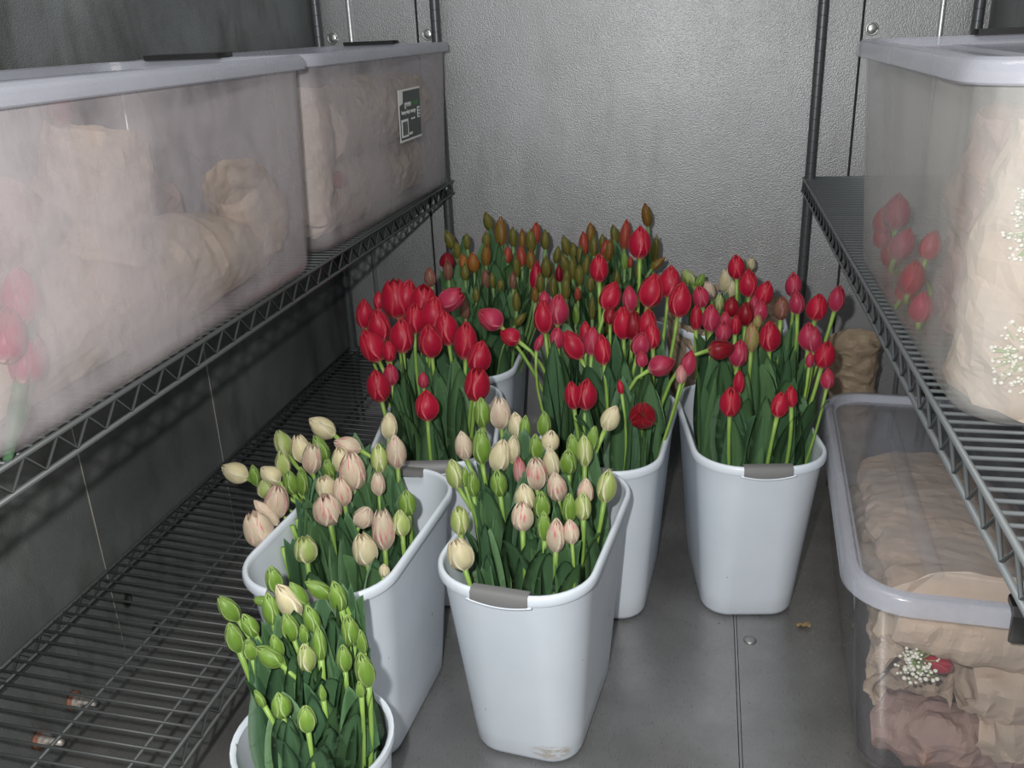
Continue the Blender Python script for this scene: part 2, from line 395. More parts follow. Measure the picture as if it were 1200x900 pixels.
RP = [(0.260, 2.40), (0.600, 2.40), (0.260, 0.50), (0.600, 0.50)]
for x, y in RP: make_post(ru, x, y)
make_shelf(ru, 0.246, 0.615, 0.48, 2.42, 0.722, MAT['wire'], 0.0205, 0.0, (0.36, 0.72), RP)

# ------------------------------------------------------------------ storage tubs
def storage_tub(label, cx, cy, z0, LX, LY, HH, mats, inset=(0.03, 0.055), rz=0.0, latch=0.14, R=0.055, lip=0.022, RB=None, lx0=0.0, group=None):
    RB = RB or R
    body_m, lid_m, rim_m = mats
    t = thing('storage_tub', label, 'storage tub', (cx, cy, z0), rz, group)
    bm = bmesh.new(); th = 0.0025
    hb = HH - 0.012
    def q(f, z, th=0):   # f 0..1 from base to top
        lx = LX - 0.03 - 2 * inset[0] * (1 - f) - 2 * th; ly = LY - 0.03 - 2 * inset[1] * (1 - f) - 2 * th
        return lx, ly
    outer = []
    for f, z, sh in ((0, 0, 0.03), (0, 0.002, 0.018), (0, 0.008, 0.008), (0.02, 0.018, 0.001), (0.06, 0.03, 0), (0.35, 0.35 * hb, 0), (0.7, 0.7 * hb, 0), (1, hb, 0)):
        lx, ly = q(f, z); outer.append(ring(lx - 2 * sh, ly - 2 * sh, RB - sh * 0.6, z, 8))
    inner = []
    for f, z, sh in ((1, hb, 0), (0.7, 0.7 * hb, 0), (0.35, 0.35 * hb, 0), (0.06, 0.03, 0), (0, 0.009, 0.012), (0, 0.0045, 0.03)):
        lx, ly = q(f, z, th); inner.append(ring(lx - 2 * sh, ly - 2 * sh, RB - th - sh * 0.6, z, 8))
    loft(bm, outer + inner)
    link('body', bm, body_m, t, angle=50)
    # lid: one moulding, a raised edge round a sunk panel with long ribs
    bm = bmesh.new(); zt = HH
    rg = [ring(LX - 0.004, LY - 0.004, R + 0.012, zt - lip, 8), ring(LX, LY, R + 0.014, zt - lip + 0.002, 8), ring(LX - 0.004, LY - 0.004, R + 0.012, zt - 0.006, 8),
          ring(LX - 0.014, LY - 0.014, R + 0.008, zt, 8), ring(LX - 0.040, LY - 0.040, R - 0.004, zt, 8), ring(LX - 0.052, LY - 0.052, R - 0.01, zt - 0.013, 8), ring(LX - 0.06, LY - 0.06, R - 0.014, zt - 0.014, 8)]
    rim = [r for r in rg]
    under = [ring(LX - 0.052, LY - 0.052, R - 0.012, zt - 0.0165, 8), ring(LX - 0.044, LY - 0.044, R - 0.006, zt - 0.0025, 8),
             ring(LX - 0.016, LY - 0.016, R + 0.006, zt - 0.0025, 8), ring(LX - 0.008, LY - 0.008, R + 0.01, zt - lip, 8)]
    loft(bm, under[::-1] and (rim + under), False, False)
    lid = link('lid', bm, rim_m, t, angle=50)
    bm = bmesh.new()
    loft(bm, [ring(LX - 0.06, LY - 0.06, R - 0.014, zt - 0.0165, 8), ring(LX - 0.06, LY - 0.06, R - 0.014, zt - 0.014, 8)])
    for x in (-0.18, 0.18):
        w2 = LX * x
        loft(bm, [ring(0.028, LY * 0.78, 0.01, zt - 0.0145, 4, (w2, 0)), ring(0.022, LY * 0.77, 0.008, zt - 0.010, 4, (w2, 0))], False, True)
    link('lid_panel', bm, lid_m, lid, angle=50)
    for s in (-1, 1):
        bm = bmesh.new(); y = s * (LY / 2)
        prof = [(-0.030, 0.004), (0.003, 0.005), (0.008, 0.001), (0.008, -0.004), (-0.012, -0.014), (-0.040, -0.016), (-0.060, -0.010), (-0.060, -0.003), (-0.036, 0.000), (-0.012, 0.001)]
        prof = [(-0.030, zt + 0.008), (0.000, zt + 0.008), (0.010, zt - 0.002), (0.012, zt - lip), (0.008, zt - lip - 0.014), (0.004, zt - lip - 0.014), (0.003, zt - lip - 0.002), (0.0012, zt - 0.005), (-0.030, zt + 0.0005)]
        rings = []
        for x in (-latch / 2, -latch / 2 + 0.003, latch / 2 - 0.003, latch / 2):
            k = 0.85 if abs(x) == latch / 2 else 1
            rings.append([(x + lx0, y + s * a * k, b) for a, b in prof])
        loft(bm, rings)
        link('latch', bm, MAT['black'], t, angle=35)
    return t
FR = (MAT['frost'], MAT['frost_lid'], MAT['frost_lid'])
tub_lf = storage_tub('large fogged storage tub nearest the camera on the upper left shelf', -0.828, 1.052, 0.726, 0.395, 0.875, 0.354, FR, inset=(0.008, 0.03), lx0=-0.035, group='fogged tubs on the left shelf')
tub_lr = storage_tub('fogged storage tub with a dark sticker, behind the nearest tub on the upper left shelf', -0.832, 1.937, 0.726, 0.385, 0.865, 0.354, FR, inset=(0.008, 0.025), lx0=-0.03, rz=radians(-1.6), group='fogged tubs on the left shelf')
tub_ru = storage_tub('wet fogged storage tub with blooms inside on the upper right shelf', 0.42, 1.185, 0.726, 0.42, 0.72, 0.344, (MAT['frost_right'], MAT['frost_lid'], MAT['frost_lid']), inset=(0.022, 0.025), lx0=0.03)
tub_rl = storage_tub('clear latched storage tub standing on the floor at the right, full of paper bundles', 0.435, 1.492, 0.0, 0.40, 0.765, 0.362, (MAT['clear'], MAT['clear_lid'], MAT['clear_rim']), inset=(0.034, 0.03), rz=radians(-3.2), latch=0.10, R=0.075, lip=0.03, RB=0.045, lx0=0.057)

# sticker on the rear left tub
def tub_wall_x(z):   # outer aisle face of the left tubs
    f = (z - 0.726) / 0.327
    return -0.832 + 0.385 / 2 - 0.015 - 0.008 * (1 - f)
st = bpy.data.objects.new('sticker', None); COL.objects.link(st); st.parent = tub_lr
st.location = (tub_wall_x(0.935) + 0.832 + 0.0018, 2.035 - 1.937, 0.935 - 0.726)
lean = math.atan2(0.008, 0.327)
st.rotation_euler = (0, lean, 0)
st['label'] = 'dark sticker with white and green lettering and a barcode'
def quad(bm, y0, z0, y1, z1, x, mi=0, d=0.0006):
    box(bm, (x - d, y0, z0), (x, y1, z1), mi)
ws = simple('sticker_white', (0.72, 0.72, 0.70), 0.5); ds = simple('sticker_charcoal', (0.035, 0.04, 0.04), 0.45)
gs = simple('sticker_green', (0.06, 0.20, 0.05), 0.5)
bm = bmesh.new()
quad(bm, -0.075, -0.056, 0.072, 0.055, 0.0)
for k in range(1): pass
o = link('sticker_border', bm, ws, st, smooth=False)
bm = bmesh.new()
pts = [(-0.070, -0.051), (0.068, -0.051), (0.068, 0.051), (-0.045, 0.051), (-0.048, 0.026), (-0.070, 0.022)]
loft(bm, [[(0.0003, a, b) for a, b in pts], [(0.0010, a, b) for a, b in pts]])
link('sticker_face', bm, ds, st, smooth=False)
bm = bmesh.new(); quad(bm, -0.065, -0.046, -0.022, -0.008, 0.0016)
link('barcode_patch', bm, ws, st, smooth=False)
bm = bmesh.new(); quad(bm, 0.045, -0.012, 0.062, 0.012, 0.0016); link('symbol_patch', bm, ws, st, smooth=False)
bm = bmesh.new(); y = -0.060; random.seed(3)
while y < -0.028:
    wd = random.choice((0.0009, 0.0016, 0.0024)); quad(bm, y, -0.042, y + wd, -0.013, 0.002); y += wd + random.choice((0.001, 0.0016))
link('barcode_bars', bm, ds, st, smooth=False)
bm = bmesh.new()
for k in range(3): quad(bm, 0.048, -0.009 + k * 0.007, 0.059, -0.0055 + k * 0.007, 0.002)
link('symbol_marks', bm, ds, st, smooth=False)
def text(txt, size, y, z, mat, parent, nm='lettering'):
    c = bpy.data.curves.new(nm, 'FONT'); c.body = txt; c.size = size; c.extrude = 0.0002
    o = bpy.data.objects.new(nm, c); COL.objects.link(o); o.parent = parent
    o.location = (0.0014, y, z); o.rotation_euler = (pi / 2, 0, pi / 2); c.materials.append(mat)
    dg = bpy.context.evaluated_depsgraph_get(); me = bpy.data.meshes.new_from_object(o.evaluated_get(dg))
    m = bpy.data.objects.new(nm, me); COL.objects.link(m); m.parent = parent; m.location = o.location; m.rotation_euler = o.rotation_euler
    bpy.data.objects.remove(o)
    return m
text('green', 0.019, -0.040, 0.018, ws, st); text('made', 0.019, 0.010, 0.018, gs, st)
text('heavy duty storage', 0.0125, -0.062, 0.003, ws, st); text('clear walls', 0.006, 0.0, -0.012, ws, st)
text('60 QT', 0.008, -0.016, -0.044, ws, st)

# ------------------------------------------------------------------ white buckets
BL, BW, BR, BH, CL, CW, CR = 0.418, 0.247, 0.092, 0.366, 0.28, 0.178, 0.05
def smear_mat():
    m = MAT['bucket'].copy(); m.name = 'white_bucket_plastic_with_smear'; N = m.node_tree.nodes; L = m.node_tree.links; P = N['Principled BSDF']
    src = P.inputs['Base Color'].links[0].from_socket
    tc = N.new('ShaderNodeTexCoord'); mp = N.new('ShaderNodeMapping'); mp.inputs['Location'].default_value = (-0.052 * 26, 0.150 * 20, -0.030 * 55); mp.inputs['Scale'].default_value = (26, 20, 55)
    g = N.new('ShaderNodeTexGradient'); g.gradient_type = 'SPHERICAL'
    L.new(tc.outputs['Object'], mp.inputs[0]); L.new(mp.outputs[0], g.inputs[0])
    n = noise_node(N, L, 60, 4, 0.6, stretch=(1, 1, 4)); mm = N.new('ShaderNodeMath'); mm.operation = 'MULTIPLY'
    r = ramp(N, L, n.outputs[0], [(0.42, (0,) * 3), (0.56, (1,) * 3)]); gr = ramp(N, L, g.outputs[0], [(0.0, (0,) * 3), (0.35, (0.8,) * 3)])
    L.new(r.outputs[0], mm.inputs[0]); L.new(gr.outputs[0], mm.inputs[1])
    L.new(mixc(N, L, src, (0.42, 0.36, 0.28), mm.outputs[0]), P.inputs['Base Color'])
    return m
def bucket(label, cx, cy, rot, h=BH, sx=1.0, sy=1.0, group='white plastic buckets holding tulips', bmat=None):
    t = thing('bucket', label, 'bucket', (cx, cy, 0), rot, group)
    th = 0.003
    TX, TY, BX, BY = BW * sx, BL * sy, CW * sx, CL * sy
    def at(f, off=0.0):
        return (BX + (TX - 0.012 - BX) * f - 2 * off, BY + (TY - 0.012 - BY) * f - 2 * off, CR + (BR - 0.006 - CR) * f - off)
    bm = bmesh.new(); rings = []
    for sh, z in ((0.022, 0.0), (0.010, 0.0015), (0.003, 0.006), (0.0, 0.014)):
        a, b, r = at(z / h); rings.append(ring(a - 2 * sh, b - 2 * sh, max(0.02, r - sh * 0.7), z, 10))
    for f in (0.15, 0.35, 0.55, 0.75, 0.9, 1.0):
        z = f * h; a, b, r = at(f); rings.append(ring(a, b, r, z - (0.004 if f == 1 else 0), 10))
    for f in (1.0, 0.8, 0.5, 0.2, 0.05):
        a, b, r = at(f, th); rings.append(ring(a, b, r, f * h - (0.004 if f == 1 else 0), 10))
    loft(bm, rings)
    body = link('body', bm, bmat or MAT['bucket'], t, angle=60)
    # rolled rim
    bm = bmesh.new(); a, b, r = TX, TY, BR
    loft(bm, [ring(a - 0.012, b - 0.012, r - 0.006, h - 0.015, 10), ring(a - 0.002, b - 0.002, r - 0.001, h - 0.0155, 10), ring(a, b, r, h - 0.012, 10), ring(a - 0.001, b - 0.001, r, h - 0.004, 10),
              ring(a - 0.006, b - 0.006, r - 0.003, h, 10), ring(a - 0.014, b - 0.014, r - 0.007, h + 0.0003, 10), ring(a - 0.019, b - 0.019, r - 0.01, h - 0.003, 10), ring(a - 0.020, b - 0.020, r - 0.01, h - 0.010, 10)], False, False)
    rim = link('rim', bm, MAT['bucket'], t, angle=60)
    rim['label'] = 'thick rolled white rim'
    hw = 0.043 * sx
    for s in (-1, 1):
        yo = s * (TY / 2)
        bm = bmesh.new(); cols = []
        n = 16
        for k in range(n + 1):
            x = -hw + 2 * hw * k / n; u = x / hw
            drop = 0.0150 + 0.007 * (1 - u * u)
            ztop = h + 0.0014
            cols.append([(x, yo - s * 0.0205, h - 0.010), (x, yo - s * 0.0175, ztop - 0.001), (x, yo - s * 0.005, ztop + 0.0002), (x, yo + s * 0.0016, ztop - 0.004), (x, yo + s * 0.0016, h - drop), (x, yo - s * 0.006, h - drop)])
        loft(bm, cols)
        g = link('grip', bm, MAT['grip'], t, angle=60); g['label'] = 'grey rubbery grip let into the rim'
        bm = bmesh.new()
        tube(bm, [(-hw - 0.006 + 2 * (hw + 0.006) * k / 16, yo + s * 0.0006, h - 0.0148 - 0.0075 * max(0, 1 - ((-hw + 2 * hw * k / 16) / hw) ** 2)) for k in range(17)], 0.0019, 8)
        link('grip_lip', bm, MAT['bucket'], g)
    return t
BK = {  # cx, cy, rot
 'B1': (-0.239, 1.253, -0.117), 'B2': (0.098, 1.691, 0.16), 'B3': (-0.168, 1.645, -0.079), 'B4': (-0.539, 1.209, -0.077),
 'B5': (-0.512, 1.632, 0.16), 'B6': (-0.545, 2.065, 0.05), 'B7': (-0.19, 2.13, 0.0)}
bucket('white bucket of cream and green tulips, frontmost in the middle of the floor', *BK['B1'], bmat=smear_mat())
bucket('white bucket of red tulips by the clear tub, grey grip facing forward', *BK['B2'])
bucket('white bucket of red tulips in the middle, behind the frontmost bucket', *BK['B3'])
bucket('white bucket of pink-striped cream tulips overhanging the lower left shelf', *BK['B4'])
bucket('white bucket of red tulips between the striped tulips and the back row', *BK['B5'])
bucket('white bucket of orange-green buds in the back left, only its right rim showing', *BK['B6'])
bucket('white bucket of olive buds against the back wall, hidden by red tulips', *BK['B7'])
bucket('taller white bucket with a kraft paper collar and pale tulips at the back', 0.075, 2.125, 0.0, h=0.455, sx=1.0, sy=0.9)
BK['B8'] = (0.075, 2.125, 0.0)
# small round pail
pail = thing('pail', 'small round white pail of green tulip buds, nearest the camera', 'pail', (-0.468, 0.842, 0))
PR, PH = 0.104, 0.27
bm = bmesh.new()
def circ(r, z, n=40): return [(r * cos(2 * pi * k / n), r * sin(2 * pi * k / n), z) for k in range(n)]
loft(bm, [circ(PR * 0.70, 0), circ(PR * 0.76, 0.004), circ(PR * 0.80, PH * 0.3), circ(PR * 0.9, PH * 0.7), circ(PR * 0.965, PH - 0.004), circ(PR * 0.935, PH - 0.004), circ(PR * 0.75, 0.02)])
link('body', bm, MAT['bucket'], pail, angle=60)
bm = bmesh.new()
loft(bm, [circ(PR * 0.955, PH - 0.012), circ(PR, PH - 0.012), circ(PR * 1.01, PH - 0.006), circ(PR, PH), circ(PR * 0.96, PH), circ(PR * 0.93, PH - 0.004)], False, False)
link('rim', bm, MAT['bucket'], pail, angle=60)
# dirty smear low on the front bucket
BK['B9'] = (-0.468, 0.842, 0.0)

# ------------------------------------------------------------------ tulips
def petal(bm, uvl, th0, W, open_, tipv, R0, seed, k=1.0):
    """one cupped petal of unit length; W = half angle at its widest"""
    nu, nv = 8, 12; grid = []
    rnd = random.Random(seed); wob = rnd.uniform(-0.04, 0.04); tl = rnd.uniform(0.94, 1.0)
    for j in range(nv + 1):
        v = j / nv; row = []
        # radius profile of a closed tulip
        prof = (sin(pi * min(1, v * 1.15 + 0.06)) ** 0.62 if v * 1.15 + 0.06 < 0.5 else 1.0)
        if v > 0.38: prof = (1 - ((v - 0.38) / 0.62) ** 2.5 * (1 - open_)) if v > 0.38 else prof
        prof = max(prof, 0.0)
        wv = sin(pi * min(1, 0.10 + v * 0.62)) ** 0.9 if v < 0.62 else 1.0 - ((v - 0.62) / 0.38) ** (2.2 * tipv)
        wv = max(wv * (1.0 if v < 0.62 else sin(pi * (0.10 + 0.62 * 0.62)) ** 0.9), 0.02)
        for i in range(nu + 1):
            u = -1 + 2 * i / nu
            wang = W * wv
            th = th0 + u * wang + wob * v
            r = R0 * prof * (1 + 0.05 * u * u - 0.02 * (1 - abs(u)) + 0.035 * (1 - min(1, abs(u) * 3)) * v)
            if prof < 0.25 and v > 0.5:  # near the tip: flatten so petals meet
                pass
            z = v * tl - 0.05 * u * u * v
            row.append(bm.verts.new((r * cos(th), r * sin(th), z)))
        grid.append(row)
    for j in range(nv):
        for i in range(nu):
            f = bm.faces.new((grid[j][i], grid[j][i + 1], grid[j + 1][i + 1], grid[j + 1][i]))
            for l, (a, b) in zip(f.loops, ((i, j), (i + 1, j), (i + 1, j + 1), (i, j + 1))):
                l[uvl].uv = (a / nu, b / nv)
def bloom_mesh(name, open_, tipv, W, seed):
    """unit length, unit width"""
    bm = bmesh.new(); uvl = bm.loops.layers.uv.new('UVMap')
    rnd = random.Random(seed)
    for k in range(3): petal(bm, uvl, 2 * pi * k / 3 + pi / 3, W * 0.95, open_ * 0.85, tipv, 0.455, seed * 7 + k)
    for k in range(3): petal(bm, uvl, 2 * pi * k / 3, W * 0.86, open_, tipv, 0.50, seed * 11 + k)
    bmesh.ops.solidify(bm, geom=bm.faces[:], thickness=0.012)
    bmesh.ops.recalc_face_normals(bm, faces=bm.faces)
    # receptacle closing the foot
    me = bpy.data.meshes.new(name)
    bm.to_mesh(me); bm.free()
    me.polygons.foreach_set('use_smooth', [True] * len(me.polygons))
    return me
SHAPES = {
 'closed': [(0.04, 1.0, 1.15), (0.10, 1.1, 1.12), (0.06, 0.9, 1.18)],
 'bud': [(0.02, 0.62, 1.12), (0.05, 0.7, 1.1), (0.03, 0.6, 1.15)],
 'cup': [(0.30, 1.25, 1.12), (0.40, 1.4, 1.10), (0.26, 1.2, 1.15)],
 'wide': [(0.85, 1.3, 0.95)],
}
_cache = {}
def put(name, me, parent, scale, jitter=None):
    """a bloom or leaf of its own size: its mesh is a scaled copy of the pattern"""
    me = me.copy(); me.transform(Matrix.Diagonal((*scale, 1)))
    o = bpy.data.objects.new(name, me); COL.objects.link(o); o.parent = parent
    return o
def bloom_for(shape, mk, i):
    par = SHAPES[shape]; i = i % len(par)
    key = (shape, i, mk)
    if key not in _cache:
        base = (shape, i)
        if base not in _cache: _cache[base] = bloom_mesh('bloom', *par[i], i + 3)
        me = _cache[base].copy(); me.materials.clear(); me.materials.append(PM[mk]); _cache[key] = me
    return _cache[key]
def leaf_mesh(curl, fold, twist, tipbend, wmax):
    bm = bmesh.new(); uvl = bm.loops.layers.uv.new('UVMap'); nv, nu = 14, 4; g = []
    p = Vector((0, 0, 0)); ang = 0.06
    for j in range(nv + 1):
        v = j / nv
        wd = wmax * (sin(pi * min(1, (0.10 + 0.90 * v) ** 0.8)) ** 0.75) if v < 1 else 0.0008
        wd = max(wd, 0.0008)
        row = []
        tw = twist * v
        for i in range(nu + 1):
            u = -1 + 2 * i / nu
            lx = u * wd * cos(fold * (1 - v * 0.6)); ly = -abs(u) ** 1.3 * wd * sin(fold * (1 - v * 0.6))
            lx += 0
            wav = 0.012 * sin(v * 9 + i) * wd / wmax * abs(u)
            x = lx * cos(tw) - ly * sin(tw); y = lx * sin(tw) + ly * cos(tw)
            # section is across the direction of growth (growth in the y-z plane)
            row.append(bm.verts.new((p.x + x, p.y + (y + wav) * cos(ang), p.z - (y + wav) * sin(ang))))
        g.append(row)
        ang = 0.06 + curl * v + tipbend * max(0, v - 0.6) ** 2 * 6
        p = p + Vector((0, sin(ang), cos(ang))) / nv
    for j in range(nv):
        for i in range(nu):
            f = bm.faces.new((g[j][i], g[j][i + 1], g[j + 1][i + 1], g[j + 1][i]))
            for l, (a, b) in zip(f.loops, ((i, j), (i + 1, j), (i + 1, j + 1), (i, j + 1))): l[uvl].uv = (a / nu, b / nv)
    bmesh.ops.solidify(bm, geom=bm.faces[:], thickness=0.006)
    bmesh.ops.recalc_face_normals(bm, faces=bm.faces)
    me = bpy.data.meshes.new('leaf'); bm.to_mesh(me); bm.free()
    me.polygons.foreach_set('use_smooth', [True] * len(me.polygons)); me.materials.append(MAT['leaf'])
    return me
LEAVES = [leaf_mesh(0.15, 0.6, 0.2, 0.0, 0.095), leaf_mesh(0.35, 0.45, -0.5, 0.2, 0.105), leaf_mesh(0.05, 0.7, 0.4, 0.0, 0.08), leaf_mesh(0.5, 0.35, 0.3, 0.9, 0.11), leaf_mesh(0.25, 0.5, -0.2, 0.5, 0.10), leaf_mesh(0.7, 0.4, 0.7, 0.5, 0.10)]

# px, py, length px, width px, tilt deg, colour, [shape]
T = {}
T['B5'] = [(464,349,48,36,-5,'r','cup'),(476,347,42,28,15,'r'),(427,367,36,21,4,'r'),(444,380,42,27,-5,'r'),(471,392,42,28,0,'r'),(435,404,42,29,-20,'r'),(486,372,38,24,5,'r'),
 (444,352,22,14,0,'r'),(508,366,42,29,10,'r'),(496,350,36,31,10,'r','cup'),(523,383,44,27,-3,'r'),(504,398,42,29,0,'r'),(530,350,34,27,55,'k','cup'),(546,398,45,28,3,'r'),
 (562,417,40,28,14,'r'),(559,449,42,30,10,'r','cup'),(443,451,40,28,-4,'r'),(500,474,36,28,0,'r'),(458,438,28,18,0,'k'),(456,411,26,16,0,'r'),(496,445,20,13,0,'k'),(504,324,24,14,0,'u')]
T['B3'] = [(574,373,33,27,-50,'k'),(597,394,26,22,-60,'r'),(637,370,41,24,-3,'r'),(654,362,37,25,4,'k'),(638,350,20,14,0,'k'),(671,403,38,26,-28,'r'),(653,395,27,18,0,'k'),
 (694,399,34,21,3,'k'),(686,388,26,14,0,'r'),(706,409,36,20,-6,'r'),(632,401,22,10,20,'k'),(730,377,41,25,-2,'r'),(742,380,36,22,3,'d'),(716,346,36,25,20,'r'),(702,313,35,22,0,'r'),
 (750,283,39,26,0,'r'),(738,349,32,18,-4,'k'),(764,339,42,29,14,'r'),(785,329,38,26,4,'r'),(797,350,43,27,6,'r'),(715,369,22,16,0,'d'),(759,378,34,22,2,'r'),(751,402,30,23,14,'k'),
 (752,420,20,15,0,'k'),(764,392,34,20,-4,'r'),(776,428,33,25,66,'k'),(671,462,35,20,-5,'r'),(687,461,37,25,4,'r'),(753,487,28,27,0,'d','face'),(727,453,18,8,-10,'r'),(807,425,31,19,12,'k'),(798,438,22,13,0,'l'),(846,409,33,24,84,'d')]
T['B2'] = [(863,312,30,20,-4,'r'),(877,331,34,22,-4,'r'),(896,343,32,21,14,'r'),(821,347,27,20,-12,'k'),(816,371,32,15,0,'r'),(833,372,34,21,0,'k'),(850,374,20,13,0,'k'),(857,359,25,18,0,'d'),
 (874,367,30,20,0,'d'),(891,364,27,18,12,'k'),(884,354,16,12,0,'k'),(862,380,26,13,0,'r'),(848,388,24,19,0,'k'),(866,413,33,22,5,'k'),(881,394,36,17,0,'y','closed'),(888,376,18,11,0,'y'),
 (902,393,38,25,-3,'r'),(916,360,30,18,0,'u','closed'),(930,333,30,19,-4,'k'),(934,354,28,18,-6,'k'),(958,359,33,24,6,'r'),(981,349,32,19,5,'k'),(947,393,34,22,-3,'k'),(954,397,32,18,0,'k'),
 (967,415,33,24,10,'r'),(970,443,25,16,0,'k'),(949,421,20,10,0,'k'),(856,470,36,25,0,'r'),(866,447,29,14,0,'r'),(914,473,31,20,8,'r'),(927,464,26,15,-5,'r')]
T['B8'] = [(851,328,29,16,-3,'c','cup'),(880,309,17,11,0,'c','cup'),(806,325,22,17,-35,'e'),(831,340,24,14,-15,'p','cup'),(821,328,18,11,28,'g','bud'),(843,353,22,11,0,'e','bud'),(858,338,20,10,4,'c')]
T['B6'] = [(526.6,280,25,12,-15,'v'),(536,293,21,10,-5,'v'),(547,282,21,9,0,'v'),(524,305,21,18,0,'d','closed'),(525,316,25,12,0,'u'),(545,318,21,11,0,'v'),(543,306,19,11,0,'o'),(554.6,307,25,14,0,'o','closed'),
 (572,259,24,12,-15,'v'),(587,270,36,15,0,'m'),(570,281,22,11,0,'v'),(570,298,27,12,3,'m'),(601,277,25,10,0,'v'),(612,279,24,9,0,'m'),(595,298,21,11,3,'s','closed'),(622,281,29,12,0,'v'),
 (628,273,27,12,4,'s','closed'),(611,300,25,12,-3,'s'),(622,303,24,11,0,'m'),(569,326,24,11,0,'u'),(577,328,20,8,0,'v'),(628,322,36,14,4,'r','bud'),(605,312,27,9,0,'v'),(601,328,22,9,0,'u'),
 (639,280,25,10,0,'v'),(605,352,26,10,0,'v'),(545,362,24,11,0,'u'),(640,312,27,12,0,'v'),(633,331,25,10,0,'v'),(627,345,20,9,0,'m'),(587,335,20,9,0,'v'),(558,345,20,9,0,'v'),(610,374,20,10,40,'v')]
T['B7'] = [(663,287,26,11,-15,'v'),(684,285,29,12,-3,'s','closed'),(680,298,24,9,0,'v'),(692,272,25,11,0,'m'),(696,287,26,10,0,'v'),(706,283,20,8,0,'v'),(672,293,20,9,0,'v'),(653,298,22,9,10,'v'),
 (662,309,29,11,-15,'v'),(671,313,29,11,0,'v'),(687,310,26,10,8,'v'),(644,315,22,9,0,'v'),(655,320,22,9,0,'d'),(648,335,28,10,0,'v'),(663,337,28,11,0,'v'),(679,322,27,11,0,'v'),(692,332,22,10,0,'v'),
 (714,292,29,11,8,'m'),(709,290,20,10,15,'s'),(720,274,25,10,-10,'v'),(733,274,36,13,4,'s','closed'),(757.5,251,30,12,-8,'m'),(768,291,34,10,5,'v'),(772,308,22,9,45,'m'),(732,305,22,9,0,'g','bud'),
 (739,307,14,8,0,'s'),(677,344,18,8,0,'s'),(707,340,18,10,0,'v'),(675,368,26,9,0,'g','bud'),(694,360,30,8,0,'v'),(714,384,18,10,10,'v'),(664,325,22,9,0,'v'),(700,320,20,9,0,'v'),(723,325,20,8,0,'v'),(748,318,20,8,0,'v')]
T['B4'] = [(274.5,553,35,24,-60,'c','closed'),(298,556,27,13,0,'g','bud'),(316,556,28,22,-40,'c'),(331,518,32,21,-15,'e'),(331,542,31,18,0,'e','bud'),(352,525,34,23,-5,'c','cup'),(366,536,37,23,8,'p','cup'),
 (376.5,500,36,24,-50,'c','closed'),(375,524,33,18,-20,'g','bud'),(406,522,34,22,-65,'p','closed'),(340,564,32,18,-3,'g','bud'),(354,563,37,15,5,'g','bud'),(310,572,22,18,0,'e'),(324,587,42,29,15,'p','cup'),
 (311,600,38,17,-35,'p','closed'),(302,619,42,34,-12,'p','cup'),(413,551,46,31,0,'p','cup'),(400,538,32,22,0,'c','cup'),(382,570,28,24,-5,'c','cup'),(401,575,36,22,0,'p','cup'),(383.5,596,38,34,0,'p','cup'),
 (358,643,31,27,0,'e','cup'),(444,536,35,20,0,'e','closed'),(464,528,41,24,0,'p','closed'),(456,498,33,20,6,'c','closed'),(443,566,28,17,0,'p','cup'),(427,605,27,24,30,'p','closed'),(449,619,48,27,0,'p','cup'),
 (470,612,32,20,0,'e'),(427,643,38,29,-5,'c','cup'),(477,588,33,21,0,'g','closed'),(385,549,24,14,-10,'g','bud'),(450,668,16,13,0,'c')]
T['B1'] = [(564.6,482,37,20,0,'g','closed'),(586,483,39,26,0,'p','cup'),(605,497,31,19,-5,'c','closed'),(615,501,33,14,6,'g','bud'),(564,522,41,22,0,'g','closed'),(543,521,35,21,-6,'p','closed'),
 (586.6,532.6,40,25,10,'c','closed'),(601,525,32,18,5,'c'),(637.6,496,30,17,0,'g','bud'),(628,523,34,17,0,'g','bud'),(645,516,26,22,10,'c','closed'),(646,541,37,20,-5,'c','closed'),(532.5,554,38,21,-8,'e','closed'),
 (545,558,24,9,0,'g','bud'),(554,565,34,15,0,'g','bud'),(584,565,34,20,-3,'g','bud'),(609,551,34,16,-4,'l','cup'),(628.5,554,39,26,0,'p','cup'),(615,581,33,24,-5,'c','closed'),(612,604,33,26,0,'p','cup'),
 (652,569,36,23,-5,'p','closed'),(666,540,33,20,0,'g','bud'),(672,524,34,18,-8,'g','bud'),(685,527,38,20,0,'e','closed'),(694,514,34,15,12,'g','closed'),(686,575,33,19,4,'p','closed'),(683,592,36,20,0,'e','closed'),
 (667,594,36,17,3,'g','closed'),(711,568,40,23,8,'e','closed'),(635,591,34,20,0,'g','bud'),(637.6,615,37,17,0,'g','bud'),(651.7,626,42,22,3,'p','closed'),(669,622,28,20,-5,'p'),(539,609,34,22,0,'e','cup'),
 (539,648,37,31,-12,'c','cup'),(716,489,31,22,24,'c','closed')]
